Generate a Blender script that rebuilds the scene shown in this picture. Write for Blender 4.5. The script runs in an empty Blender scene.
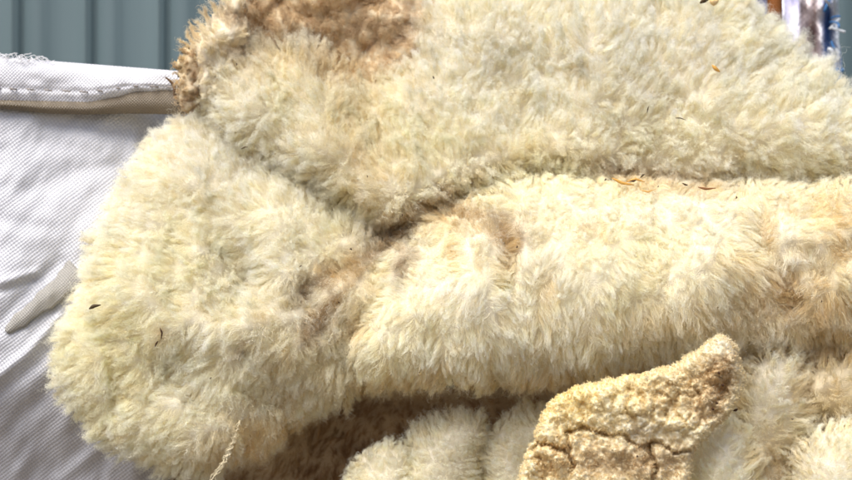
import bpy, math
import numpy as np
R = np.random.default_rng(7)
sc = bpy.context.scene
col = sc.collection
CAMD = 1.1            # camera distance to the plane y = 0
Z0 = 0.62             # camera height
rad = math.radians

# ------------------------------------------------------------------ helpers
def P(px, py, y):
    """point seen at photo position (px, py) standing at distance y behind the plane y=0"""
    s = (1 + np.asarray(y) / CAMD) / 1000.0
    return np.stack(np.broadcast_arrays((np.asarray(px) - 426) * s, y, Z0 + (240 - np.asarray(py)) * s), -1)

def unit(v):
    return v / (np.linalg.norm(v, axis=-1, keepdims=True) + 1e-12)

class Noise:
    def __init__(s, seed):
        r = np.random.default_rng(seed)
        s.g = r.uniform(-1, 1, (256, 256))
    def v(s, x, y):
        xi = np.floor(x).astype(int); yi = np.floor(y).astype(int)
        fx = x - xi; fy = y - yi
        fx = fx * fx * (3 - 2 * fx); fy = fy * fy * (3 - 2 * fy)
        g = s.g
        a = g[yi & 255, xi & 255]; b = g[yi & 255, (xi + 1) & 255]
        c = g[(yi + 1) & 255, xi & 255]; d = g[(yi + 1) & 255, (xi + 1) & 255]
        return (a * (1 - fx) + b * fx) * (1 - fy) + (c * (1 - fx) + d * fx) * fy
    def f(s, x, y, sc_, o=4):
        t = 0; a = 1.0; k = 1 / sc_
        for i in range(o):
            t = t + a * s.v(x * k + 17.3 * i, y * k + 9.1 * i); a *= .5; k *= 2.03
        return t

def smooth(a, b, x):
    t = np.clip((x - a) / (b - a), 0, 1); return t * t * (3 - 2 * t)

def polydist(px, py, poly):
    poly = np.array(poly, float); n = len(poly)
    d = np.full(px.shape, 1e9); ins = np.zeros(px.shape, bool)
    for i in range(n):
        a = poly[i]; b = poly[(i + 1) % n]; e = b - a
        t = np.clip(((px - a[0]) * e[0] + (py - a[1]) * e[1]) / (e @ e), 0, 1)
        d = np.minimum(d, np.hypot(px - a[0] - t * e[0], py - a[1] - t * e[1]))
        c = ((a[1] > py) != (b[1] > py)) & (px < (b[0] - a[0]) * (py - a[1]) / (b[1] - a[1] + 1e-9) + a[0])
        ins ^= c
    return np.where(ins, d, -d)

def linedist(px, py, pts):
    pts = np.array(pts, float); d = np.full(px.shape, 1e9)
    for i in range(len(pts) - 1):
        a = pts[i]; b = pts[i + 1]; e = b - a
        t = np.clip(((px - a[0]) * e[0] + (py - a[1]) * e[1]) / (e @ e), 0, 1)
        d = np.minimum(d, np.hypot(px - a[0] - t * e[0], py - a[1] - t * e[1]))
    return d

def smoothpoly(poly, k=2):
    p = np.array(poly, float)
    for _ in range(k):
        q = np.roll(p, -1, 0)
        p = np.stack([p * .75 + q * .25, p * .25 + q * .75], 1).reshape(-1, 2)
    return p

# ------------------------------------------------------------------ scene tree
def tag(o, label=None, cat=None, group=None, kind=None):
    if label: o['label'] = label
    if cat: o['category'] = cat
    if group: o['group'] = group
    if kind: o['kind'] = kind
    return o

def empty(name, loc=(0, 0, 0), **k):
    o = bpy.data.objects.new(name, None); col.objects.link(o); o.location = loc
    o.empty_display_size = .02
    return tag(o, **k)

def link(name, me, mats, parent=None, **k):
    o = bpy.data.objects.new(name, me); col.objects.link(o)
    for m in mats: me.materials.append(m)
    if parent is not None:
        o.parent = parent
        o.matrix_parent_inverse = parent.matrix_basis.inverted()
    return tag(o, **k)

def npmesh(name, V, F4, F3=None, attrs=None, smooth_=True, mat_index=None):
    """mesh from numpy arrays, quads then tris"""
    me = bpy.data.meshes.new(name)
    V = np.ascontiguousarray(V, np.float32)
    n4 = len(F4); n3 = 0 if F3 is None else len(F3)
    me.vertices.add(len(V)); me.vertices.foreach_set('co', V.ravel())
    idx = np.asarray(F4, np.int32).ravel()
    if n3: idx = np.concatenate([idx, np.asarray(F3, np.int32).ravel()])
    me.loops.add(len(idx)); me.loops.foreach_set('vertex_index', idx)
    me.polygons.add(n4 + n3)
    st = np.concatenate([np.arange(n4) * 4, n4 * 4 + np.arange(n3) * 3]).astype(np.int32)
    me.polygons.foreach_set('loop_start', st)
    if mat_index is not None: me.polygons.foreach_set('material_index', np.asarray(mat_index, np.int32))
    me.update(calc_edges=True)
    if smooth_: me.polygons.foreach_set('use_smooth', np.ones(n4 + n3, bool))
    for k, (typ, dat) in (attrs or {}).items():
        a = me.attributes.new(k, typ, 'POINT')
        dat = np.ascontiguousarray(dat, np.float32)
        if typ == 'FLOAT_COLOR':
            if dat.shape[1] == 3: dat = np.concatenate([dat, np.ones((len(dat), 1), np.float32)], 1)
            a.data.foreach_set('color', dat.ravel())
        elif typ == 'FLOAT_VECTOR': a.data.foreach_set('vector', dat.ravel())
        else: a.data.foreach_set('value', dat.ravel())
    return me

# ------------------------------------------------------------------ materials
def mat(name, rgb=(.5, .5, .5), rough=.8, spec=.2, metal=0):
    m = bpy.data.materials.new(name); m.use_nodes = True
    b = m.node_tree.nodes['Principled BSDF']
    b.inputs['Base Color'].default_value = (*rgb, 1)
    b.inputs['Roughness'].default_value = rough
    b.inputs['Specular IOR Level'].default_value = spec
    b.inputs['Metallic'].default_value = metal
    return m

def N(m, typ, **k):
    n = m.node_tree.nodes.new(typ)
    for a, v in k.items():
        if a in n.inputs: n.inputs[a].default_value = v
        else: setattr(n, a, v)
    return n
def L(m, a, b): m.node_tree.links.new(a, b)

def wool_material(name, trans=.35, normal=False):
    m = bpy.data.materials.new(name); m.use_nodes = True
    nt = m.node_tree; nt.nodes.clear()
    out = N(m, 'ShaderNodeOutputMaterial')
    at = N(m, 'ShaderNodeAttribute', attribute_name='tint')
    d = N(m, 'ShaderNodeBsdfDiffuse'); t = N(m, 'ShaderNodeBsdfTranslucent')
    L(m, at.outputs['Color'], d.inputs['Color']); L(m, at.outputs['Color'], t.inputs['Color'])
    if normal:
        an = N(m, 'ShaderNodeAttribute', attribute_name='fibre_normal')
        L(m, an.outputs['Vector'], d.inputs['Normal'])
    mx = N(m, 'ShaderNodeMixShader'); mx.inputs[0].default_value = trans
    L(m, d.outputs[0], mx.inputs[1]); L(m, t.outputs[0], mx.inputs[2])
    L(m, mx.outputs[0], out.inputs[0])
    if name == 'wool_mat':
        tn = N(m, 'ShaderNodeTexNoise'); tn.inputs['Scale'].default_value = 900; tn.inputs['Detail'].default_value = 6
        ge = N(m, 'ShaderNodeNewGeometry'); L(m, ge.outputs['Position'], tn.inputs['Vector'])
        bp = N(m, 'ShaderNodeBump'); bp.inputs['Distance'].default_value = .0015; bp.inputs['Strength'].default_value = 1
        L(m, tn.outputs['Fac'], bp.inputs['Height']); L(m, bp.outputs[0], d.inputs['Normal'])
    return m

WOOL = wool_material('wool_fibre', .55, False)
SKIN = wool_material('wool_mat', .2, False)

# ------------------------------------------------------------------ wool colours (linear albedo)
CREAM = np.array([.957, .952, .855]); YELL = np.array([.952, .925, .68]); WHITE = np.array([.95, .955, .94])
DARK = np.array([.28, .14, .03]); TAN = np.array([.76, .60, .33]); BROWN = np.array([.42, .26, .11]); GOLD = np.array([.88, .72, .40])
nz = Noise(3); nz2 = Noise(11); nz3 = Noise(23)

# stains that belong to the wool: (px, py, rx, ry, angle, colour, strength)
STAINS = [
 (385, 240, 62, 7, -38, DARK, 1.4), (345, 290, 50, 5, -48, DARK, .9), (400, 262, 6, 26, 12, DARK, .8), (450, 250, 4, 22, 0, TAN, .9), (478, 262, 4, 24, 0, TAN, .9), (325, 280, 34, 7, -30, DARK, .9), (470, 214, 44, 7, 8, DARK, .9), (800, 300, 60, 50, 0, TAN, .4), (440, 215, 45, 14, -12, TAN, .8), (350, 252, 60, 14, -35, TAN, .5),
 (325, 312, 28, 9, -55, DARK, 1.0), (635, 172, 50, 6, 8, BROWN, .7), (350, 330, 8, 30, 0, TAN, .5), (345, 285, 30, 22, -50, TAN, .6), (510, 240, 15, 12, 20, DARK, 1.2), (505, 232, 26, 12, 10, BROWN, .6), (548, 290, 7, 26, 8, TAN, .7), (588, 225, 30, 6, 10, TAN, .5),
 (510, 255, 10, 28, 12, TAN, .8), (470, 225, 40, 10, 0, TAN, .7), (412, 255, 10, 20, 10, BROWN, .4),
 (635, 180, 26, 6, 5, GOLD, .9), (690, 187, 50, 6, 2, TAN, .8), (600, 165, 25, 9, 30, BROWN, .35),
 (350, 130, 40, 50, 0, TAN, .35), (370, 170, 40, 30, 30, TAN, .45), (250, 60, 30, 40, 0, TAN, .25),
 (310, 60, 60, 22, 10, TAN, .5), (238, 48, 8, 12, 0, BROWN, .5), (240, 12, 40, 12, 0, BROWN, .5),
 (300, 14, 70, 18, 5, BROWN, .3), (330, 12, 50, 16, 0, TAN, .5), (392, 24, 20, 20, 0, BROWN, .7), (330, 24, 70, 16, 5, BROWN, .3), (355, 66, 40, 14, 10, TAN, .7),
 (176, 80, 14, 40, 0, TAN, .9), (186, 40, 12, 30, 20, TAN, .7), (420, 140, 60, 30, 0, YELL, .4),
 (530, 145, 40, 16, -10, GOLD, .35), (620, 70, 80, 40, 0, YELL, .35), (850, 215, 30, 22, 0, GOLD, .8), (840, 250, 20, 14, 0, TAN, .9), (790, 300, 40, 18, 0, TAN, .8), (770, 235, 8, 14, 0, TAN, .8), (835, 310, 26, 20, 0, TAN, .8), (740, 262, 30, 10, 0, GOLD, .5),
 (820, 270, 70, 40, 0, GOLD, .3), (780, 310, 60, 30, 0, TAN, .35), (700, 330, 90, 20, 0, TAN, .4),
 (800, 205, 60, 20, 0, TAN, .35), (560, 386, 170, 12, -3, GOLD, .6), (400, 386, 70, 14, 0, GOLD, .55),
 (300, 350, 60, 40, -30, TAN, .25), (260, 445, 70, 30, -20, GOLD, .8), (110, 350, 50, 70, 0, YELL, .6), (160, 337, 5, 10, 0, BROWN, .7),
 (240, 350, 12, 7, -40, BROWN, .5), (100, 285, 18, 50, 10, YELL, .5), (470, 300, 60, 18, 0, WHITE, .6),
 (432, 288, 34, 16, 0, WHITE, .9), (365, 232, 16, 18, 0, WHITE, .7), (240, 150, 70, 46, 20, WHITE, .9), (640, 60, 190, 60, 0, WHITE, .8), (640, 215, 90, 16, 0, WHITE, .6),
 (400, 20, 30, 16, 0, WHITE, .0), (760, 80, 60, 30, 0, WHITE, .3), (800, 260, 26, 14, 0, WHITE, .8),
 (760, 365, 30, 40, 0, WHITE, .4), (845, 350, 30, 20, 0, GOLD, .6), (735, 390, 10, 26, 0, GOLD, .8),
 (830, 395, 40, 14, 0, TAN, .5), (775, 445, 24, 30, 0, TAN, .6),
]
def wool_colour(px, py, rnd, base=None):
    a = np.clip(.5 + .55 * nz.f(px, py, 90, 3), 0, 1)[:, None]
    b = np.clip(.5 + .7 * nz2.f(px, py, 28, 3), 0, 1)[:, None]
    c = CREAM * (1 - .4 * a) + YELL * .4 * a
    c = c * (1 - .35 * b) + WHITE * .35 * b
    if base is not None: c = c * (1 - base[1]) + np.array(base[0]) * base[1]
    wob = 1 + .45 * nz3.f(px, py, 16, 3)
    for (x, y, rx, ry, ang, cc, st) in STAINS:
        ca, sa = math.cos(rad(ang)), math.sin(rad(ang))
        dx = px - x; dy = py - y
        u = (dx * ca + dy * sa) / rx; v = (-dx * sa + dy * ca) / ry
        w = (np.exp(-(u * u + v * v) * 1.1 * wob) * st * np.clip(-.25 + 2.0 * rnd, 0, 1.3))[:, None]
        w = np.clip(w, 0, 1)
        c = c * (1 - w) + cc * w
    return c

# ------------------------------------------------------------------ depth record used to lay small bits on the wool
ZB = np.full((140, 240), 9.0)       # 4 px cells, min y
def zrecord(V):
    s = (1 + V[:, 1] / CAMD) / 1000
    ix = ((V[:, 0] / s + 426) / 4 + 10).astype(int); iy = ((240 - (V[:, 2] - Z0) / s) / 4 + 10).astype(int)
    ok = (ix >= 0) & (ix < 240) & (iy >= 0) & (iy < 140)
    np.minimum.at(ZB, (iy[ok], ix[ok]), V[ok, 1])
def zat(px, py): return float(ZB[int(py / 4 + 10), int(px / 4 + 10)])

# ------------------------------------------------------------------ a fold of fleece: closed mat + fibres growing from it
GRAV = np.array([0, 0, -1.0])
def fold(name, poly, y0, T, Rr, flow, parent=None, tilt=(0, 0), ridges=(), relief=.010, relief_s=55,
         dens=.9, Ls=(.026, .25), wn=.8, wf=.7, grav=.25, cl=8.0, clump=.75, width=.00029, base=None,
         mats=None, step=3.0, Tb=None, crimp=.0007, seed=1, jit=.25, hf=None, tipc=None, skin=.55, edge=4., edge_s=22., K=14, big=22., bigk=.35, **tags):
    rg = np.random.default_rng(seed)
    poly = smoothpoly(poly, 2)
    x0, y0p = poly.min(0) - 2 * step; x1, y1p = poly.max(0) + 2 * step
    gx = np.arange(x0, x1, step); gy = np.arange(y0p, y1p, step)
    X, Y = np.meshgrid(gx, gy)
    d = polydist(X, Y, poly)
    d = d + edge * nz2.f(X + seed * 13, Y, edge_s, 3)
    def prof(d, R_): 
        q = np.clip(d / R_, 0, 1); return np.sqrt(np.clip(1 - (1 - q) ** 2, 0, 1))
    pf = prof(d, Rr)
    rel = relief * (nz.f(X + seed * 31, Y + seed * 17, relief_s, 3))
    D = T * pf - (-rel) * pf
    for (pts, w, h) in ridges:
        dd = linedist(X, Y, pts)
        D += h * np.exp(-(dd / w) ** 2) * pf
    if hf is not None: D += hf(X, Y) * pf
    ym = y0 + tilt[0] * (240 - Y) / 1000 + tilt[1] * (X - 426) / 1000
    Yf = ym - D
    Yb = ym + (Tb if Tb is not None else T * .6) * pf
    G = P(X, Y, Yf); B = P(X, Y, Yb)
    H_, W_ = X.shape
    inside = d > 0
    cell = inside[:-1, :-1] | inside[1:, :-1] | inside[:-1, 1:] | inside[1:, 1:]
    # vertex ids
    used = np.zeros_like(inside)
    for a in (0, 1):
        for b in (0, 1):
            used[a:H_ - 1 + a, b:W_ - 1 + b] |= cell
    idf = np.full((H_, W_), -1); idf[used] = np.arange(used.sum())
    idb = idf.copy(); ib = used & inside
    idb[ib] = used.sum() + np.arange(ib.sum())
    V = np.concatenate([G[used], B[ib]])
    cj, ci = np.nonzero(cell)
    F1 = np.stack([idf[cj, ci], idf[cj + 1, ci], idf[cj + 1, ci + 1], idf[cj, ci + 1]], 1)
    F2 = np.stack([idb[cj, ci], idb[cj, ci + 1], idb[cj + 1, ci + 1], idb[cj + 1, ci]], 1)
    F = np.concatenate([F1, F2])
    cpx = np.concatenate([X[used], X[ib]]); cpy = np.concatenate([Y[used], Y[ib]])
    colr = wool_colour(cpx, cpy, np.full(len(cpx), .5), base)
    colr = colr * skin + np.array([.85, .72, .48]) * (1 - skin)          # greasy yellow butt end of the wool
    # normals of front grid
    du = np.gradient(G, axis=1); dv = np.gradient(G, axis=0)
    NN = unit(np.cross(dv, du)); NN[NN[..., 1] > 0] *= -1 if False else 1
    if NN[H_ // 2, W_ // 2, 1] > 0: NN = -NN
    # sample roots on cells by real area
    area = np.linalg.norm(np.cross(G[1:, :-1] - G[:-1, :-1], G[:-1, 1:] - G[:-1, :-1]), axis=-1) * 1e6
    area = np.where(cell, np.minimum(area, step * step * 5), 0)
    # keep only what lies near the frame
    cxm = X[:-1, :-1]; cym = Y[:-1, :-1]
    area = area * ((cxm > -40) & (cxm < 895) & (cym > -45) & (cym < 525))
    n = int(area.sum() * dens)
    pcell = (area / area.sum()).ravel()
    cs = rg.choice(len(pcell), n, p=pcell)
    sj = cs // (W_ - 1); si = cs % (W_ - 1)
    fu = rg.random(n); fv = rg.random(n)
    def samp(A, j, i, v, u):
        v = v[:, None] if A.ndim == 3 else v; u = u[:, None] if A.ndim == 3 else u
        return (A[j, i] * (1 - u) + A[j, i + 1] * u) * (1 - v) + (A[j + 1, i] * (1 - u) + A[j + 1, i + 1] * u) * v
    def sampat(A, qx, qy):
        fx = np.clip((qx - gx[0]) / step, 0, W_ - 1.001); fy = np.clip((qy - gy[0]) / step, 0, H_ - 1.001)
        i = fx.astype(int); j = fy.astype(int)
        return samp(A, j, i, fy - j, fx - i)
    p0 = samp(G, sj, si, fv, fu); nn = unit(samp(NN, sj, si, fv, fu))
    qx = gx[si] + fu * step; qy = gy[sj] + fv * step
    # clumps: jittered grid with wobble
    def assign(c, sd):
        r2 = np.random.default_rng(sd)
        gw = int((gx[-1] - gx[0]) / c) + 6; gh = int((gy[-1] - gy[0]) / c) + 6
        sx = gx[0] + (np.arange(gw)[None] - 2 + r2.uniform(0, 1, (gh, gw))) * c
        sy = gy[0] + (np.arange(gh)[:, None] - 2 + r2.uniform(0, 1, (gh, gw))) * c
        wx = qx + c * .25 * nz2.f(qx, qy, c, 2); wy = qy + c * .25 * nz3.f(qx, qy, c, 2)
        ii = ((qx - gx[0]) / c + 2).astype(int); jj = ((qy - gy[0]) / c + 2).astype(int)
        best = np.full(n, 1e9); bi = np.zeros(n, int)
        for a in (-1, 0, 1):
            for b in (-1, 0, 1):
                J = np.clip(jj + a, 0, gh - 1); I = np.clip(ii + b, 0, gw - 1)
                dd = (sx[J, I] - wx) ** 2 + (sy[J, I] - wy) ** 2
                m_ = dd < best; best[m_] = dd[m_]; bi[m_] = (J * gw + I)[m_]
        return bi, sx.ravel(), sy.ravel(), r2
    bi, sx, sy, r2 = assign(cl, seed * 7 + 1)
    bb, bx, by, r3 = assign(big, seed * 7 + 2)
    nc = len(sx)
    cj_ = r2.normal(0, 1, (nc, 3)); cL = 1 + r2.normal(0, .15, nc); cph = r2.uniform(0, 6.28, nc); crnd = r2.random(nc)
    bj_ = r3.normal(0, 1, (len(bx), 3)); bL = 1 + r3.normal(0, .12, len(bx))
    def dirs(x, y, nrm, jv):
        f = flow(x, y); f3 = np.stack([f[0], np.zeros_like(f[0]), -f[1]], 1)
        f3 = f3 - nrm * (f3 * nrm).sum(1, keepdims=True); f3 = f3 / (np.linalg.norm(f3, axis=1, keepdims=True) + .15)
        d0 = unit(nrm * (wn + .35) + f3 * wf * .6 + jv)
        d1 = unit(nrm * wn * .55 + f3 * wf * 1.2 + GRAV * grav + jv * 1.5)
        return d0, d1
    ln = Ls[0] * (1 + Ls[1] * .6 * nz3.f(qx, qy, 70, 2))
    d0, d1 = dirs(qx, qy, nn, (cj_[bi] + bj_[bb]) * jit * .5 + rg.normal(0, 1, (n, 3)) * jit * .35)
    Li = ln * cL[bi] * bL[bb] * rg.uniform(.72, 1.08, n)
    # clump axis
    cgx, cgy = sx[bi], sy[bi]
    cp = sampat(G, cgx, cgy); cn = unit(sampat(NN, cgx, cgy))
    c0, c1 = dirs(cgx, cgy, cn, (cj_[bi] + bj_[bb]) * jit * .5)
    bgx, bgy = bx[bb], by[bb]
    Bp = sampat(G, bgx, bgy); Bn = unit(sampat(NN, bgx, bgy)); B0, B1 = dirs(bgx, bgy, Bn, bj_[bb] * jit * .5)
    t = np.linspace(.26, 1, K + 1)[None, :, None]
    def path(p, a, b, l):
        return p[:, None] + l[:, None, None] * (a[:, None] * t + (b - a)[:, None] * t * t * .5)
    stray = rg.random(n) < .10
    Li = Li * np.where(stray, rg.uniform(1.0, 1.45, n), 1)
    own = path(p0, d0, d1, Li); ax = path(cp, c0, c1, Li); bax = path(Bp, B0, B1, Li)
    k1 = np.where(stray, .15, clump)[:, None, None]; k2 = np.where(stray, .05, bigk)[:, None, None]
    w1 = k1 * (smooth(0.0, .8, t) - .45 * smooth(.7, 1.1, t))
    path_ = own * (1 - w1) + ax * w1
    w2 = k2 * smooth(.2, 1.3, t)
    path_ = path_ * (1 - w2) + bax * w2
    # crimp, shared by the clump
    side = unit(np.cross(d1, unit(cj_[bi] + .3)))
    side2 = np.cross(unit(d1), side)
    s_ = t[..., 0] * Li[:, None]
    ph = (cph[bi] + rg.normal(0, .7, n))[:, None]
    lam = (.0042 * (1 + .2 * cj_[bi, 0].clip(-2, 2)))[:, None]
    amp = crimp * (.3 + 1.5 * t[..., 0] ** 3) * np.where(stray, 1.8, 1)[:, None]
    path_ += (np.sin(6.283 * s_ / lam + ph) * amp)[..., None] * side[:, None]
    path_ += (np.sin(3.1 * s_ / lam + ph * 1.7) * amp * .9)[..., None] * side2[:, None]
    path_ += np.cumsum(rg.normal(0, .00010, (n, K + 1, 3)), 1) * np.where(stray, 3.0, 1)[:, None, None]
    tan = np.gradient(path_, axis=1)
    rv = unit(rg.normal(0, 1, (n, 3)))[:, None]
    wv = unit(np.cross(tan, rv))
    wd = width * rg.uniform(.6, 1.35, n)[:, None, None] * (1.05 - .6 * t ** 2)
    A = path_ - wv * wd * .5; Bv = path_ + wv * wd * .5
    SV = np.stack([A, Bv], 2).reshape(-1, 3)
    # fibre shading normal: leaves the axis of its lock
    radial = unit(path_ - (ax * .8 + bax * .2))
    fn = unit(nn[:, None] * .75 + radial * .55 + rg.normal(0, .25, (n, 1, 3)) + np.array([0, -.15, .1]))
    fn = np.repeat(fn[:, :, None], 2, 2).reshape(-1, 3)
    ep = path_[:, int(K * .75)]; es = (1 + ep[:, 1] / CAMD) / 1000
    ex = ep[:, 0] / es + 426; ey = 240 - (ep[:, 2] - Z0) / es
    c = wool_colour(ex + rg.normal(0, 2.5, n), ey + rg.normal(0, 2.5, n), crnd[bi] * .4 + rg.random(n) * .6, base)
    st_ = (smooth(.72, 1, crnd[bi]) * .26)[:, None]; c = c * (1 - st_) + TAN * st_
    c = c * (1 + .05 * cj_[bi, 1].clip(-2, 2) + rg.normal(0, .035, n))[:, None]
    root = c * .6 + np.minimum(c * .95, np.array([.86, .75, .46])) * .4
    tip = c if tipc is None else c * (1 - tipc[1]) + np.array(tipc[0]) * tipc[1]
    tt = smooth(.35, .95, t)
    cc = root[:, None] * (1 - tt) + tip[:, None] * tt
    cc = np.repeat(np.clip(cc, .02, .95)[:, :, None], 2, 2).reshape(-1, 3)
    nv = len(V); base_i = nv + (np.arange(n) * (K + 1) * 2)[:, None] + (np.arange(K) * 2)[None]
    SF = np.stack([base_i, base_i + 1, base_i + 3, base_i + 2], -1).reshape(-1, 4)
    allV = np.concatenate([V, SV]); allF = np.concatenate([F, SF])
    allC = np.concatenate([colr, cc]); allN = np.concatenate([np.tile([0, -1., 0], (nv, 1)), fn])
    mi = np.concatenate([np.zeros(len(F)), np.ones(len(SF))])
    zrecord(SV[::3])
    me = npmesh(name, allV, allF, attrs={'tint': ('FLOAT_COLOR', allC), 'fibre_normal': ('FLOAT_VECTOR', allN)}, mat_index=mi)
    print(name, n, 'fibres')
    return link(name, me, [SKIN, WOOL], parent, **tags)

def fan(cx, cy, bx=0, by=0):
    def f(x, y):
        dx = x - cx + bx; dy = y - cy + by; r = np.hypot(dx, dy) + 1
        return dx / r, dy / r
    return f

# ------------------------------------------------------------------ the fleece
fl = empty('wool_fleece', tuple(P(430, 400, 0.0)), label='large thick cream fleece folded over on itself, filling most of the picture', cat='fleece')
fold('upper_fold', [(196, 66), (214, 40), (262, 42), (305, 34), (335, 54), (368, 74), (396, 66), (408, 34), (420, 0), (470, -25), (600, -38), (722, -25), (760, 24), (792, 60), (822, 80), (842, 106),
     (900, 120), (900, 186), (760, 190), (690, 190), (640, 190), (600, 180), (545, 172), (480, 184), (430, 222), (385, 232), (325, 200), (262, 160), (205, 128)],
     .035, .070, 66, fan(470, 330), fl, tilt=(.30, 0), relief=.012, Ls=(.019, .3), wn=1.15, wf=.55, grav=.03, cl=6.5, seed=2, jit=.24, clump=.45, bigk=.3, crimp=.001, width=.00028, dens=1.0,
     ridges=[([(230, 112), (300, 150), (400, 196), (470, 184), (560, 168)], 32, .030), ([(330, 80), (360, 110), (365, 150)], 22, -.014), ([(600, 60), (700, 100), (780, 110)], 50, .012), ([(230, 60), (300, 70)], 20, .006)],
     label='soft upper fold of fleece with tips standing upwards')
fold('side_fold', [(196, 122), (156, 136), (120, 188), (92, 248), (82, 300), (60, 345), (62, 390), (98, 432), (146, 458), (205, 470),
     (250, 455), (290, 424), (340, 394), (400, 376), (450, 352), (470, 300), (455, 240), (410, 220), (360, 213), (300, 175), (250, 138)],
     .040, .088, 90, fan(400, 228), fl, tilt=(.12, .0), relief=.021, Ls=(.016, .3), wn=1.1, wf=.65, grav=.12, cl=7, seed=3, jit=.18, clump=.38, bigk=.22, crimp=.0009,
     ridges=[([(230, 125), (320, 175), (400, 218)], 34, -.032), ([(385, 232), (340, 265), (290, 300)], 9, -.016), ([(340, 300), (310, 330), (250, 345)], 12, -.012), ([(75, 318), (110, 345), (120, 400)], 12, -.018), ([(120, 330), (170, 370)], 16, -.014), ([(200, 200), (260, 240), (330, 250)], 16, -.008)],
     label='rounded side fold of fleece bulging over the sack')
fold('middle_fold', [(388, 238), (430, 215), (470, 190), (545, 174), (600, 178), (650, 184), (760, 184), (900, 182), (905, 330), (800, 338), (740, 345),
     (690, 352), (620, 362), (550, 378), (450, 383), (400, 376), (358, 376), (338, 340), (352, 290)],
     .012, .110, 108, fan(560, -420), fl, tilt=(.3, -.07), relief=.014, hf=lambda X, Y: smooth(715, 800, X) * (.014 * nz2.f(X, Y, 30, 2) - .004), Ls=(.0145, .25), wn=1.05, wf=.85, grav=.3, cl=7, seed=4, jit=.15, clump=.44, big=26, crimp=.0006,
     ridges=[([(505, 225), (512, 250), (505, 285)], 9, -.02), ([(412, 240), (405, 275)], 8, -.02), ([(455, 245), (455, 270)], 7, -.01),
             ([(540, 250), (530, 300)], 9, -.008), ([(760, 230), (790, 300)], 14, -.02), ([(830, 220), (850, 300)], 16, -.02)],
     label='long rolled fold of fleece with locks hanging down over the dark hollow')

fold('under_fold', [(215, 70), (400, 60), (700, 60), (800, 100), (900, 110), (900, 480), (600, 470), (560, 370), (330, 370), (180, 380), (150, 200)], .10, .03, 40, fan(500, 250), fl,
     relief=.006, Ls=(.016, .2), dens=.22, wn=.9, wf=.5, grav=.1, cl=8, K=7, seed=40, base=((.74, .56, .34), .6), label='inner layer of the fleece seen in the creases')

# lower fleece
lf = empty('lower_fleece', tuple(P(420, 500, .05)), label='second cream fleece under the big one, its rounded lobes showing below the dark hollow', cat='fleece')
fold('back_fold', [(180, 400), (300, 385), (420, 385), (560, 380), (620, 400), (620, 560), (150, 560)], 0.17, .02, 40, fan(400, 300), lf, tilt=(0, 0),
     relief=.006, Ls=(.018, .2), dens=.4, wn=.7, wf=.7, cl=9, seed=5, base=((.34, .17, .05), .9))  # brown base puts the deep shade of the hollow into the wool colour
fold('lobe', [(352, 470), (375, 448), (402, 440), (420, 455), (425, 560), (330, 560)], -.01, .04, 34, fan(400, 560), lf, relief=.005, Ls=(.009, .2),
     dens=1.1, clump=.4, wn=1.0, wf=.4, grav=0, cl=6, seed=6)
fold('lobe', [(402, 470), (412, 438), (436, 416), (472, 412), (488, 424), (482, 470), (470, 560), (392, 560)], -.005, .05, 34, fan(440, 560), lf, relief=.006, Ls=(.009, .2),
     dens=1.1, clump=.4, wn=1.0, wf=.4, grav=0, cl=6, seed=7)
fold('lobe', [(490, 440), (500, 418), (530, 408), (570, 408), (580, 450), (560, 560), (470, 560)], -.005, .05, 30, fan(530, 560), lf, relief=.006, Ls=(.009, .2),
     dens=1.1, clump=.4, wn=1.0, wf=.4, grav=0, cl=6, seed=8)

# loose clumps at the lower right
fold('wool_clump', [(735, 400), (752, 362), (778, 346), (800, 358), (812, 400), (800, 450), (770, 480), (735, 470)], -.05, .05, 40, fan(770, 560), None,
     relief=.008, Ls=(.017, .3), dens=.8, wn=.9, wf=.6, grav=0, cl=7, seed=9, label='pale upright tuft of wool right beside the yellow felted piece', cat='wool clump', group='loose wool clumps at the lower right')
fold('wool_clump', [(700, 440), (722, 422), (748, 428), (756, 456), (755, 560), (680, 560), (686, 470)], -.09, .045, 32, fan(715, 560, 0, 0), None,
     relief=.008, Ls=(.015, .3), dens=.75, wn=.85, wf=.5, grav=0, cl=7, seed=10, label='small curled cream clump at the bottom edge against the foot of the felted piece', cat='wool clump', group='loose wool clumps at the lower right')
fold('wool_clump', [(795, 462), (812, 440), (850, 420), (900, 424), (900, 560), (790, 560)], -.09, .05, 36, fan(840, 600), None,
     relief=.01, Ls=(.014, .3), dens=.8, wn=.85, wf=.5, grav=0, cl=7, seed=12, label='round whitish clump of wool in the bottom right corner', cat='wool clump', group='loose wool clumps at the lower right')
fold('wool_clump', [(800, 372), (840, 352), (900, 350), (900, 425), (830, 425), (800, 405)], -.05, .05, 36, fan(830, 460), None,
     relief=.012, Ls=(.020, .3), dens=.6, wn=.8, wf=.6, grav=0, cl=7, seed=13, base=((.78, .62, .36), .4), label='yellowish tan clump of wool at the right edge under the long rolled fold', cat='wool clump', group='loose wool clumps at the lower right')
fold('wool_clump', [(735, 470), (775, 450), (800, 455), (805, 560), (730, 560)], -.06, .03, 30, fan(770, 600), None,
     relief=.01, Ls=(.016, .3), dens=.6, wn=.8, wf=.6, grav=0, cl=6, seed=14, base=((.70, .50, .26), .35), label='tan matted clump at the bottom edge between the curled clump and the corner clump', cat='wool clump', group='loose wool clumps at the lower right')

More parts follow.
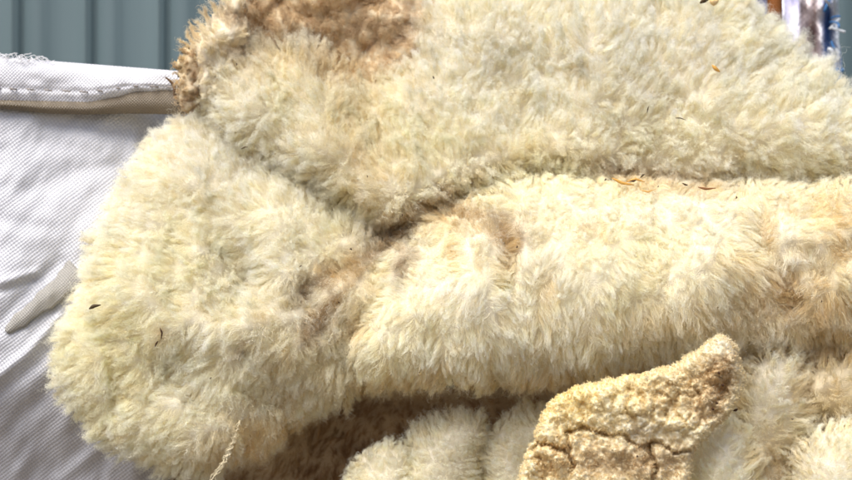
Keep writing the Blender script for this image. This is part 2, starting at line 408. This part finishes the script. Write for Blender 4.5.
# ------------------------------------------------------------------ yellow felted piece: cracked crust with short fuzz
def worley(x, y, c, sd):
    r = np.random.default_rng(sd); gx_ = r.random((64, 64)); gy_ = r.random((64, 64))
    i = np.floor(x / c).astype(int); j = np.floor(y / c).astype(int)
    f1 = np.full(x.shape, 1e9); f2 = f1.copy()
    for a in (-1, 0, 1):
        for b in (-1, 0, 1):
            I = i + a; J = j + b
            d = np.hypot((I + gx_[J & 63, I & 63]) - x / c, (J + gy_[J & 63, I & 63]) - y / c)
            f2 = np.minimum(f2, np.maximum(d, f1)); f1 = np.minimum(f1, d)
    return f1, f2
def crust(X, Y):
    wx = X + 5 * nz2.f(X, Y, 22, 3); wy = Y + 5 * nz3.f(X, Y, 22, 3)
    f1, f2 = worley(wx, wy, 17, 5); g1, g2 = worley(wx, wy, 6.5, 6)
    m1 = smooth(-.3, .5, nz2.f(X, Y, 45, 2)); m2 = smooth(-.4, .4, nz3.f(X + 50, Y, 30, 2))
    h = .0014 * nz3.f(X, Y, 3.2, 2) + .0052 * m1 * smooth(0, .3, f2 - f1) + .0022 * m2 * smooth(0, .5, g2 - g1) + .0035 * nz.f(X, Y, 9, 4) + .004 * nz2.f(X, Y, 26, 2)
    for pts, w, dep in (([(520, 455), (540, 440), (565, 448), (572, 475)], 2.5, .018), ([(572, 470), (570, 430), (585, 426), (600, 430)], 2.0, .016),
                   ([(600, 430), (625, 440), (650, 445), (690, 452)], 2.2, .012), ([(650, 445), (655, 480)], 3, .016), ([(690, 440), (712, 410), (722, 380)], 5, .006),
                   ([(535, 448), (548, 480)], 5, .012)):
        dd = linedist(X + 5 * nz2.f(X, Y, 16, 3), Y + 5 * nz3.f(X, Y, 16, 3), pts)
        h = h - dep * np.exp(-(dd / w) ** 2)
    return h
STAINS_F = [(590, 400, 60, 26, -8, np.array([.93, .77, .36]), 1.0), (680, 392, 46, 22, -20, TAN, .9), (718, 380, 14, 40, 20, np.array([.50, .28, .09]), .8), (560, 460, 30, 26, 0, np.array([.90, .72, .40]), .7),
            (640, 430, 26, 10, 5, WHITE, .5), (640, 462, 60, 22, 0, np.array([.60, .42, .22]), .8), (722, 346, 12, 8, 0, CREAM, .8),
            (608, 405, 18, 22, 0, CREAM, .6), (728, 385, 5, 22, 15, BROWN, .6)]
_save = STAINS; STAINS = STAINS_F
fold('felted_wool_piece', [(515, 486), (526, 456), (538, 428), (551, 398), (576, 386), (630, 376), (662, 370), (688, 358), (704, 345), (718, 333), (736, 346), (745, 372),
     (742, 386), (734, 408), (710, 432), (690, 455), (690, 560), (490, 560)], -.13, .016, 9, fan(610, 560), None, tilt=(.1, 0),
     relief=.004, relief_s=40, hf=crust, Ls=(.0022, .6), dens=1.3, wn=1.2, wf=.2, grav=0, cl=3.2, step=1.3, clump=.6, width=.00042, crimp=.0004, K=5, jit=.5, big=9, bigk=.2,
     base=((.92, .82, .56), .8), skin=1, edge=1.8, edge_s=10., seed=21, label='yellow cracked felted piece of wool with an upturned corner, lying at the bottom centre', cat='felted wool')
STAINS = _save

# ------------------------------------------------------------------ brown matted skirting wool at the top
fold('stained_wool_patch', [(226, -30), (232, 10), (236, 70), (300, 100), (410, 100), (440, 40), (430, -30), (330, -70), (240, -60)], .085, .035, 20, fan(320, 120), None, relief=.012, relief_s=25,
     Ls=(.007, .6), dens=1.2, wn=.6, wf=.7, grav=.1, cl=5, jit=.5, clump=.3, seed=31, base=((.82, .66, .44), .85),
     label='brown stained matted wool showing along the top edge behind the cream tips', cat='wool patch')
fold('dirty_wool_tuft', [(186, 52), (198, 34), (214, 20), (234, -10), (246, 10), (240, 60), (226, 96), (200, 104), (192, 80)], .035, .025, 20, fan(260, 90), None, relief=.012, relief_s=18,
     Ls=(.017, .5), dens=.7, wn=.5, wf=1.0, grav=.0, cl=8, clump=.85, jit=.4, seed=33, base=((.86, .76, .60), .4),
     label='ragged tan-tipped tuft of wool above the sack hem, in front of the corrugated wall', cat='wool tuft')

fold('brown_wool_lock', [(178, 60), (188, 46), (200, 60), (200, 100), (190, 112), (180, 108), (182, 86)], .02, .015, 10, fan(235, 82), None, relief=.006, relief_s=12,
     Ls=(.009, .6), dens=.9, wn=.4, wf=1.1, grav=.0, cl=8, clump=.95, jit=.5, step=2, edge=3, edge_s=8, seed=35, base=((.44, .27, .12), .85),
     label='small brown matted lock of wool at the right end of the sack hem', cat='wool lock')

# ------------------------------------------------------------------ generic tubes for straws, threads
def tube(pts, r, n=6, taper=None):
    pts = np.array(pts, float); m = len(pts)
    tan = unit(np.gradient(pts, axis=0)); ref = np.array([.3, .9, .2])
    u = unit(np.cross(tan, ref)); v = np.cross(tan, u)
    rr = np.full(m, r) if taper is None else r * np.asarray(taper)
    a = np.linspace(0, 2 * np.pi, n, endpoint=False)
    V = (pts[:, None] + rr[:, None, None] * (np.cos(a)[None, :, None] * u[:, None] + np.sin(a)[None, :, None] * v[:, None])).reshape(-1, 3)
    F = []
    for i in range(m - 1):
        for j in range(n):
            F.append((i * n + j, i * n + (j + 1) % n, (i + 1) * n + (j + 1) % n, (i + 1) * n + j))
    V = np.concatenate([V, pts[:1], pts[-1:]]); F3 = []
    for j in range(n):
        F3.append((m * n, (j + 1) % n, j)); F3.append((m * n + 1, (m - 1) * n + j, (m - 1) * n + (j + 1) % n))
    return V, np.array(F), np.array(F3)
def join(parts):
    Vs, F4, F3, o = [], [], [], 0
    for V, a, b in parts:
        Vs.append(V); F4.append(a + o); F3.append(b + o); o += len(V)
    return np.concatenate(Vs), np.concatenate(F4), np.concatenate(F3)

SEED = mat('dry_seed_husk', (.07, .045, .02), .6)
STRAW = mat('golden_straw', (.55, .30, .07), .6)
DIRT = mat('dark_dirt', (.06, .03, .015), .8)
THREAD = mat('wool_thread', (.75, .66, .45), .7)
G = 'bits of dry plant caught in the wool'
def bit(name, pts, r, m, label, cat, taper=None, lift=.001):
    q = []
    for (x, y) in pts: q.append((x, y))
    zz = min(zat(x, y) for x, y in q) - lift
    zz2 = np.mean([zat(x, y) for x, y in q]) - lift
    zz = .5 * zz + .5 * zz2
    pp = [P(x, y, zz) for x, y in q]
    pp = np.array(pp); c = pp.mean(0)
    # subdivide
    t = np.linspace(0, len(pp) - 1, 9); i = np.clip(t.astype(int), 0, len(pp) - 2); f = (t - i)[:, None]
    qq = pp[i] * (1 - f) + pp[i + 1] * f
    tp = np.interp(np.linspace(0, 1, 9), np.linspace(0, 1, len(taper)), taper) if taper is not None else None
    V, a, b = tube(qq - c, r, 6, tp)
    o = link(name, npmesh(name, V, a, b), [m], None, label=label, cat=cat, group=G)
    o.location = c
    return o
tp = [.25, 1, .8, .2]
bit('seed_husk', [(89, 309), (94, 306), (101, 305)], .0019, SEED, 'dark pointed seed husk on the left flank of the fleece near the sack', 'seed husk', tp)
bit('straw_bit', [(241, 149), (245, 147), (248, 147)], .0008, SEED, 'tiny dark husk high on the side fold below the hem end', 'plant bit', tp)
bit('straw_bit', [(647, 113), (648, 108), (649, 106)], .0006, SEED, 'tiny upright dark sliver in the pale upper wool', 'plant bit', tp)
bit('straw_bit', [(675, 118), (680, 118), (686, 120)], .0006, SEED, 'thin dark lying sliver just right of the upright sliver', 'plant bit', tp)
bit('straw_bit', [(433, 76), (434, 79)], .0008, SEED, 'dark speck in the upper fold above the centre of the fleece', 'plant bit', tp)
bit('straw_flake', [(712, 65), (716, 69), (720, 72)], .0020, STRAW, 'orange flake resting in the pale upper wool', 'plant bit', tp)
bit('grass_seed', [(700, 3), (706, -1), (712, -4)], .0028, SEED, 'dark seed head at the top edge of the upper fold', 'seed head', tp)
bit('straw_flake', [(710, -2), (714, 3), (719, -2)], .0035, mat('pale_chaff', (.7, .5, .25), .7), 'pale orange chaff at the top edge beside the dark seed head', 'plant bit', tp)
bit('straw_bit', [(612, 178), (622, 183), (634, 185)], .0016, STRAW, 'thick golden straw at the left end of the long crease', 'straw', tp)
bit('straw_bit', [(626, 182), (636, 179), (645, 182)], .0012, STRAW, 'golden straw lying across its thicker neighbour in the long crease', 'straw', tp)
bit('straw_bit', [(640, 190), (648, 192), (656, 189)], .0007, STRAW, 'fine pale straw just below the golden cluster', 'straw', tp)
bit('straw_bit', [(640, 178), (643, 175), (645, 174)], .0009, SEED, 'short dark twig standing above the golden straws', 'plant bit', tp)
bit('straw_bit', [(630, 181), (634, 181), (636, 180)], .0010, DIRT, 'dark crumb between the golden straws', 'plant bit', tp)
bit('straw_bit', [(682, 183), (686, 185), (688, 185)], .0009, DIRT, 'dark crumb in the crease right of the golden straws', 'plant bit', tp)
bit('straw_bit', [(698, 187), (706, 189), (716, 188)], .0013, mat('brown_stalk', (.22, .10, .04), .7), 'reddish brown stalk at the right end of the crease', 'plant bit', tp)
bit('straw_bit', [(733, 411), (736, 410), (738, 409)], .0013, DIRT, 'dark crumb on the pale wool right of the felted piece', 'plant bit', tp)
bit('straw_bit', [(160, 328), (162, 333), (161, 340)], .0010, DIRT, 'brown flecked twig low on the side fold', 'plant bit', tp)
bit('straw_bit', [(158, 341), (156, 344), (155, 347)], .0009, DIRT, 'brown crumb just under the flecked twig', 'plant bit', tp)
for k, (x, y) in enumerate([(718, 372), (722, 384), (712, 408), (716, 402)]):
    bit('dirt_speck', [(x, y), (x + 1.5, y + 2)], .0012, DIRT, ['dark speck highest on the upturned corner of the felted piece', 'dark speck halfway down the edge of the upturned corner',
        'lowest dark speck on the right rim of the felted piece', 'dark speck just above the lowest one on the felted rim'][k], 'dirt speck', [.7, 1, .7])
for k in range(16):
    x, y = [(300, 262), (352, 246), (398, 214), (520, 246), (600, 176), (662, 188), (742, 196), (820, 300), (700, 420), (560, 440), (640, 452), (336, 300), (236, 60), (372, 176), (790, 420), (210, 376)][k]
    x += R.uniform(-6, 6); y += R.uniform(-4, 4); an = R.uniform(0, 3)
    bit('dirt_speck', [(x, y), (x + 1.6 * math.cos(an), y + 1.6 * math.sin(an)), (x + 2.6 * math.cos(an + .4), y + 2.6 * math.sin(an + .4))], R.uniform(.0004, .0008), DIRT,
        'tiny brown speck of dirt caught among the wool fibres', 'dirt speck', tp, lift=-.001)
# crimped loose lock hanging at the bottom
pts = []
for t in np.linspace(0, 1, 60):
    x = 236 - 30 * t + 5 * math.sin(t * 3); y = 424 + 60 * t
    zz = -.085 - .01 * t
    pts.append(P(x, y, zz) + np.array([.0012 * math.sin(t * 60), .0008 * math.cos(t * 60), .0006 * math.sin(t * 44)]))
pts = np.array(pts)
cz = min(zat(x, y) for x, y in ((236, 424), (222, 445), (210, 465))) - .002
pts[:, 1] += cz + .085
strs = []
for k in range(6):
    t = np.linspace(0, 1, 60); a_ = R.uniform(.0004, .0016); f_ = R.uniform(35, 60); p_ = R.uniform(0, 6)
    q = pts.copy() * 0 + np.stack([np.interp(t, t, pts[:, 0]), pts[:, 1], pts[:, 2]], 1)
    q += np.stack([a_ * np.sin(t * f_ + p_), a_ * np.cos(t * f_ * .8), a_ * .6 * np.sin(t * f_ * 1.3)], 1) + R.normal(0, .001, 3) * t[:, None] * 2
    strs.append(tube(q + np.cumsum(R.normal(0, .00018, (60, 3)), 0), .0002, 4))
link('wool_thread', npmesh('wool_thread', *join(strs)), [THREAD], None, label='long thin crimped thread of wool hanging down at the bottom left of the fleece', cat='wool thread')

# ------------------------------------------------------------------ woven sack
def weave_material(name, base=(.53, .535, .56), pitch=2.2):
    m = mat(name, base, .38, .45)
    b = m.node_tree.nodes['Principled BSDF']
    tc = N(m, 'ShaderNodeAttribute', attribute_name='cloth')       # cloth coordinates in mm
    sp = N(m, 'ShaderNodeSeparateXYZ'); L(m, tc.outputs['Vector'], sp.inputs[0])
    def math_(op, a, b_=None):
        n = N(m, 'ShaderNodeMath', operation=op)
        for i, q in enumerate((a, b_)):
            if q is None: continue
            if isinstance(q, (int, float)): n.inputs[i].default_value = q
            else: L(m, q, n.inputs[i])
        return n.outputs[0]
    k = math.pi / pitch
    nd = N(m, 'ShaderNodeTexNoise'); nd.inputs['Scale'].default_value = .06; nd.inputs['Detail'].default_value = 3
    L(m, tc.outputs['Vector'], nd.inputs['Vector'])
    vd = N(m, 'ShaderNodeVectorMath', operation='MULTIPLY_ADD'); vd.inputs[1].default_value = (3, 3, 3)
    L(m, nd.outputs['Color'], vd.inputs[0]); L(m, tc.outputs['Vector'], vd.inputs[2]); L(m, vd.outputs[0], sp.inputs[0])
    sx_ = math_('SINE', math_('MULTIPLY', sp.outputs[0], k)); sy_ = math_('SINE', math_('MULTIPLY', sp.outputs[1], k))
    pr = math_('MULTIPLY', sx_, sy_)
    h = math_('ADD', math_('MULTIPLY', pr, .5), .5)
    bp = N(m, 'ShaderNodeBump'); bp.inputs['Strength'].default_value = .55; bp.inputs['Distance'].default_value = .0012
    L(m, h, bp.inputs['Height']); L(m, bp.outputs[0], b.inputs['Normal'])
    nn_ = N(m, 'ShaderNodeTexNoise'); nn_.inputs['Scale'].default_value = .03; nn_.inputs['Detail'].default_value = 6
    L(m, tc.outputs['Vector'], nn_.inputs['Vector'])
    cr = N(m, 'ShaderNodeMix', data_type='RGBA')
    cr.inputs[6].default_value = (base[0] * .62, base[1] * .62, base[2] * .66, 1); cr.inputs[7].default_value = (*[min(1, q * 1.08) for q in base], 1)
    L(m, math_('ADD', math_('MULTIPLY', h, .6), math_('MULTIPLY', nn_.outputs['Fac'], .5)), cr.inputs[0])
    L(m, cr.outputs[2], b.inputs['Base Color'])
    b.inputs['Subsurface Weight'].default_value = 0
    return m
WEAVE = weave_material('woven_plastic')
HEM = weave_material('woven_hem', (.64, .64, .665), 1.8)
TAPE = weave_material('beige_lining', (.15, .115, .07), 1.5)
TAPE2 = weave_material('grey_strap', (.32, .305, .27), 1.6)

def sheet(name, X, Y, D, mats, parent, thick=.002, cloth=None, smooth_=True, **k):
    """grid of photo positions X,Y at distance D, given a real thickness"""
    H_, W_ = X.shape
    G_ = P(X, Y, D); B_ = P(X, Y, D + thick) if np.isscalar(thick) else P(X, Y, D + thick)
    V = np.concatenate([G_.reshape(-1, 3), B_.reshape(-1, 3)])
    i, j = np.meshgrid(np.arange(W_ - 1), np.arange(H_ - 1)); a = (j * W_ + i).ravel(); n = H_ * W_
    F = [np.stack([a, a + W_, a + W_ + 1, a + 1], 1), np.stack([a, a + 1, a + W_ + 1, a + W_], 1) + n]
    def rim(e): e = np.array(e); return np.stack([e[:-1], e[1:], e[1:] + n, e[:-1] + n], 1)
    F += [rim(range(W_)), rim(range((H_ - 1) * W_, H_ * W_))[:, ::-1], rim(np.arange(H_) * W_)[:, ::-1], rim(np.arange(H_) * W_ + W_ - 1)]
    U = np.stack([X, Y, 0 * X], -1).reshape(-1, 3) if cloth is None else cloth.reshape(-1, 3)
    me = npmesh(name, V, np.concatenate(F), attrs={'cloth': ('FLOAT_VECTOR', np.concatenate([U, U]))}, smooth_=smooth_)
    return link(name, me, mats, parent, **k)

sack = empty('woven_sack', tuple(P(60, 560, .1)), label='large white woven plastic sack with a stitched hem, standing left of the fleece', cat='sack')
gx = np.arange(-90, 420, 2.2); gy = np.arange(104, 560, 2.2)
X, Y = np.meshgrid(gx, gy)
def sackdepth(X, Y):
    D = .075 - .05 * smooth(100, 420, Y) + .00006 * (X - 60)
    D = D + .26 * smooth(130, 260, X) + .10 * smooth(330, 560, Y) - .010 * nz.f(X * .8, Y, 120, 3) - .0035 * nz2.f(X + .6 * Y, (Y - .7 * X) * .5, 34, 3)
    for pts, w, h_ in (([(-20, 392), (30, 350), (58, 318)], 5, .012), ([(-20, 345), (20, 300), (60, 262)], 7, -.010), ([(0, 283), (34, 272)], 4, .007), ([(0, 292), (34, 280)], 4, -.007),
                      ([(0, 440), (60, 380)], 9, -.012), ([(-20, 408), (40, 362), (64, 330)], 7, -.010), ([(60, 480), (120, 430)], 6, .010), ([(100, 480), (110, 440)], 6, -.008),
                      ([(30, 140), (95, 150)], 8, -.003), ([(50, 125), (150, 135)], 10, -.006), ([(30, 190), (70, 170), (120, 165)], 8, -.005),
                      ([(20, 470), (70, 420)], 8, .01), ([(0, 220), (50, 230)], 8, -.004)):
        D = D - .38 * h_ * np.exp(-(linedist(X, Y, pts) / w) ** 2)
    return D
D = sackdepth(X, Y)
ang = rad(8); cl_ = np.stack([X * math.cos(ang) + Y * math.sin(ang), -X * math.sin(ang) + Y * math.cos(ang), 0 * X], -1)
sheet('sack_body', X, Y, D, [WEAVE], sack, thick=.32, cloth=cl_)
# hem: folded band, with beige lining showing under it
u = np.arange(-90, 330, 2.0); v = np.linspace(0, 1, 26)
U, Vv = np.meshgrid(u, v)
top = 57 + .078 * U; bot = 106 + .02 * U - 13 * smooth(80, 140, U)
Yh = top * (1 - Vv) + bot * Vv
Dh = .072 - .010 * np.sin(np.clip(Vv, 0, 1) * math.pi) ** .6 - .0035 * nz.f(U, Yh * 2, 60, 3) + .0015 * np.exp(-((Vv - .63) / .05) ** 2)
Dh -= .0015 * np.abs(np.sin(U / 8)) * np.exp(-((Vv - .63) / .12) ** 2)
sheet('hem', U, Yh, Dh, [HEM], sack, thick=.012)
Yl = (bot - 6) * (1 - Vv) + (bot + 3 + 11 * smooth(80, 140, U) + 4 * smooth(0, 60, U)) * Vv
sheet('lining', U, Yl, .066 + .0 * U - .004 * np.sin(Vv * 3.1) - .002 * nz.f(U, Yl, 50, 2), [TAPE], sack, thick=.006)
# stitching: short dark dashes in a dent, each stitch a short tube, one mesh
sts = []
for k, xx in enumerate(np.arange(-60, 190, 17.5)):
    yy = (57 + .078 * xx) * .37 + (106 + .02 * xx - 13 * smooth(80, 140, xx)) * .63
    x2 = xx + 7 + R.uniform(-1, 1)
    dz = .060
    sts.append(tube([P(xx, yy, dz + .003), P(xx + 2, yy + .2, dz - .001), P((xx + x2) / 2, yy + .6, dz - .0015), P(x2, yy + .8, dz + .003)], .0009, 6))
Vt, Fa, Fb = join(sts)
link('stitching', npmesh('stitching', Vt, Fa, Fb), [mat('grey_thread', (.30, .27, .25), .8)], sack)
# frayed threads on the top edge
fr = []
for k in range(26):
    x0_ = R.uniform(-20, 44); yy = 57 + .078 * x0_
    p = P(x0_, yy - R.uniform(-2, 3), .064 + R.uniform(-.004, .01)); dd = np.array([R.uniform(.4, 1), R.uniform(-.2, .2), R.uniform(-.15, .15)])
    ln_ = R.uniform(.008, .025); cv = R.normal(0, .003, 3)
    fr.append(tube([p + dd * ln_ * s + cv * s * s + np.array([0, 0, .0015 * math.sin(s * 9 + k)]) for s in np.linspace(0, 1, 7)], .0004, 4))
Vt, Fa, Fb = join(fr)
link('frayed_threads', npmesh('frayed_threads', Vt, Fa, Fb), [mat('white_thread', (.72, .72, .74), .6)], sack)
# grey strap
s = np.linspace(0, 1, 40); w = np.linspace(-1, 1, 9)
Sg, Wg = np.meshgrid(s, w)
cxs = 78 - 70 * Sg + 2 * np.sin(Sg * 5); cys = 270 + 62 * Sg; hw = 3 + 10 * (1 - Sg) ** .6 + .9 * np.sin(Sg * 17) + .6 * np.sin(Sg * 41)
Xs = cxs + Wg * hw * .66; Ys = cys + Wg * hw * .75
Ds = sackdepth(Xs, Ys) - .003 - .004 * np.sin(Sg * 3.14) + .002 * Wg ** 2
sheet('strap', Xs, Ys, Ds, [TAPE2], sack, thick=.002)

# dark curled dry leaf by the hem end
LEAF = mat('dry_leaf', (.12, .065, .03), .8)
s = np.linspace(0, 1, 26); w = np.linspace(-1, 1, 9); Sg, Wg = np.meshgrid(s, w)
cxs = 165 + 18 * Sg + 3 * np.sin(Sg * 6); cys = 77 + 26 * Sg; hw = .5 + 1.5 * np.sin(Sg ** .8 * 2.8)
sheet('dry_leaf', cxs + Wg * hw * .75, cys - Wg * hw * .6, .03 + .008 * Wg ** 2 * np.sin(Sg * 3) + .004 * np.sin(Sg * 9 + Wg), [LEAF], None, thick=.001,
      label='small curled brown dry leaf at the end of the sack hem', cat='leaf')

# ------------------------------------------------------------------ corrugated wall
WALL = mat('painted_steel', (.155, .20, .205), .7, .2)
b = WALL.node_tree.nodes['Principled BSDF']
ns = N(WALL, 'ShaderNodeTexNoise'); ns.inputs['Scale'].default_value = 14; ns.inputs['Detail'].default_value = 8
gw = N(WALL, 'ShaderNodeNewGeometry'); mw = N(WALL, 'ShaderNodeVectorMath', operation='MULTIPLY'); mw.inputs[1].default_value = (1.5, 1, .12)
L(WALL, gw.outputs['Position'], mw.inputs[0]); L(WALL, mw.outputs[0], ns.inputs['Vector'])
rp = N(WALL, 'ShaderNodeMix', data_type='RGBA'); rp.inputs[6].default_value = (.052, .078, .086, 1); rp.inputs[7].default_value = (.072, .104, .113, 1)
L(WALL, ns.outputs['Fac'], rp.inputs[0]); L(WALL, rp.outputs[2], b.inputs['Base Color'])
per = .1135; yw = .60; xs = []; ys = []
x00 = float(P(12, 0, yw)[0]) - per * 14
for k in range(40):
    xb = x00 + k * per
    for dx, dy in ((0, 0), (.005, .016), (.012, .018), (.018, .007), (.046, .004), (.052, .009), (.108, .009)):
        xs.append(xb + dx); ys.append(yw + dy)
xs = np.array(xs); ys = np.array(ys); n = len(xs)
V = []
for z in (0, 1.6):
    V.append(np.stack([xs, ys, np.full(n, z)], 1))
for z in (0, 1.6):
    V.append(np.stack([xs, ys + .003, np.full(n, z)], 1))
V = np.concatenate(V); a = np.arange(n - 1)
F = np.concatenate([np.stack([a, a + 1, a + n + 1, a + n], 1), np.stack([a + 2 * n, a + 3 * n, a + 3 * n + 1, a + 2 * n + 1], 1), np.stack([a + n, a + n + 1, a + 3 * n + 1, a + 3 * n], 1)])
link('corrugated_wall', npmesh('corrugated_wall', V, F, smooth_=False), [WALL], None, label='grey-green corrugated steel wall standing behind the sack and the fleece', cat='wall')

# ------------------------------------------------------------------ upper right: post, striped sack
POST = mat('brown_wood', (.16, .055, .015), .6)
ns = N(POST, 'ShaderNodeTexWave'); ns.inputs['Scale'].default_value = 30; ns.inputs['Distortion'].default_value = 6
rp = N(POST, 'ShaderNodeMix', data_type='RGBA'); rp.inputs[6].default_value = (.10, .03, .008, 1); rp.inputs[7].default_value = (.30, .11, .025, 1)
L(POST, ns.outputs['Fac'], rp.inputs[0]); L(POST, rp.outputs[2], POST.node_tree.nodes['Principled BSDF'].inputs['Base Color'])
c0 = P(773, 60, .20); zz = np.linspace(0, 1.4, 20)
V, Fa, Fb = tube([(c0[0] + .002 * math.sin(z * 9), c0[1], z) for z in zz], .0085, 16)
link('wooden_stake', npmesh('wooden_stake', V, Fa, Fb), [POST], None, label='thin reddish brown wooden stake rising behind the fleece at the top right', cat='stake')

ss = empty('striped_sack', tuple(P(810, 400, .35)), label='white sack with a blue stripe and frayed edge behind the fleece at the top right', cat='sack')
X, Y = np.meshgrid(np.arange(736, 842, 1.5), np.arange(-60, 200, 2.0))
Xw = X + np.where(X > 800, 4 * nz2.f(X * 0, Y, 18, 2), 0)
D = .30 - .02 * nz.f(X * 2.2, Y * .6, 26, 3) - .012 * np.sin(X / 5.0 + nz2.f(X, Y, 40, 2) * 2)
STR = weave_material('striped_plastic', (.80, .80, .90), 3.0)
tc = N(STR, 'ShaderNodeAttribute', attribute_name='cloth'); sp = N(STR, 'ShaderNodeSeparateXYZ'); L(STR, tc.outputs['Vector'], sp.inputs[0])
rmp = N(STR, 'ShaderNodeMapRange'); rmp.inputs[1].default_value = 736; rmp.inputs[2].default_value = 842; L(STR, sp.outputs[0], rmp.inputs[0])
cr = N(STR, 'ShaderNodeValToRGB'); cr.color_ramp.interpolation = 'LINEAR'
E = cr.color_ramp.elements; E[0].position = 0; E[0].color = (.42, .42, .55, 1); E[1].position = 1; E[1].color = (.08, .17, .36, 1)
for p_, c_ in ((.28, (.42, .42, .55)), (.40, (.85, .84, .95)), (.58, (.85, .84, .95)), (.62, (.42, .34, .34)), (.68, (.8, .7, .7)), (.74, (.48, .36, .34)), (.80, (.75, .72, .75)), (.84, (.10, .16, .36)), (.88, (.06, .15, .38)), (.91, (.62, .66, .72)), (.97, (.55, .6, .65))):
    e = E.new(p_); e.color = (*c_, 1)
L(STR, rmp.outputs[0], cr.inputs[0]); L(STR, cr.outputs[0], STR.node_tree.nodes['Principled BSDF'].inputs['Base Color'])
sheet('sack_body', Xw, Y, D, [STR], ss, thick=.10)
for nm, cc_, cnt, sd in (('blue_thread', (.05, .16, .36), 12, 5), ('white_thread', (.6, .63, .66), 8, 6)):
    rr = np.random.default_rng(sd); mt = mat(nm, cc_, .5)
    for k in range(cnt):
        x_ = rr.uniform(822, 836); y_ = rr.uniform(-5, 95); p = P(x_, y_, .27); dd = np.array([rr.uniform(-.2, 1), rr.uniform(-.5, .1), rr.uniform(-.8, .4)])
        ln_ = rr.uniform(.010, .028); cv = rr.normal(0, .01, 3)
        Vt, Fa, Fb = tube([p + dd * ln_ * s + cv * s * s for s in np.linspace(0, 1, 8)], rr.uniform(.0012, .0028), 5)
        link(nm, npmesh(nm, Vt, Fa, Fb), [mt], ss)

# ------------------------------------------------------------------ ground
GR = mat('bare_ground', (.16, .13, .09), .95)
ns = N(GR, 'ShaderNodeTexNoise'); ns.inputs['Scale'].default_value = 9; ns.inputs['Detail'].default_value = 8
rp = N(GR, 'ShaderNodeMix', data_type='RGBA'); rp.inputs[6].default_value = (.10, .08, .055, 1); rp.inputs[7].default_value = (.22, .18, .13, 1)
L(GR, ns.outputs['Fac'], rp.inputs[0]); L(GR, rp.outputs[2], GR.node_tree.nodes['Principled BSDF'].inputs['Base Color'])
g = 6.0
link('ground', npmesh('ground', np.array([(-g, -g, 0), (g, -g, 0), (g, g, 0), (-g, g, 0)], float), np.array([(0, 1, 2, 3)])), [GR], None, kind='structure')

# ------------------------------------------------------------------ light, sky, camera
w_ = bpy.data.worlds.new('World'); sc.world = w_; w_.use_nodes = True
bg = w_.node_tree.nodes['Background']; sky = w_.node_tree.nodes.new('ShaderNodeTexSky')
sky.sky_type = 'NISHITA'; sky.sun_disc = False
SE, SA = rad(58), rad(218)       # sun high, in front-left of the pile
sky.sun_elevation = SE; sky.sun_rotation = SA
sky.dust_density = 4.0; sky.air_density = .7
w_.node_tree.links.new(sky.outputs[0], bg.inputs[0]); bg.inputs[1].default_value = .08
sd = bpy.data.lights.new('sun', 'SUN'); sd.energy = 1.5; sd.angle = rad(45); sd.color = (1, .985, .93)
so = bpy.data.objects.new('sun', sd); col.objects.link(so)
from mathutils import Vector
dv_ = Vector((math.sin(SA) * math.cos(SE), math.cos(SA) * math.cos(SE), math.sin(SE)))   # towards the sun
so.rotation_euler = dv_.to_track_quat('Z', 'Y').to_euler(); so.location = (0, -1, 3)

cd = bpy.data.cameras.new('camera'); co = bpy.data.objects.new('camera', cd); col.objects.link(co)
co.location = (0, -CAMD, Z0); co.rotation_euler = (rad(90), 0, 0)
cd.sensor_width = 36; cd.lens = 36 * CAMD / .852; cd.clip_start = .01; cd.clip_end = 100
cd.dof.use_dof = True; cd.dof.focus_distance = CAMD - .11; cd.dof.aperture_fstop = 5.6
sc.camera = co
sc.view_settings.view_transform = 'Standard'; sc.view_settings.look = 'None'; sc.view_settings.gamma = 1
sc.view_settings.exposure = 1.42
sc.cycles.max_bounces = 22; sc.cycles.diffuse_bounces = 18; sc.cycles.transmission_bounces = 18; sc.cycles.transparent_max_bounces = 4
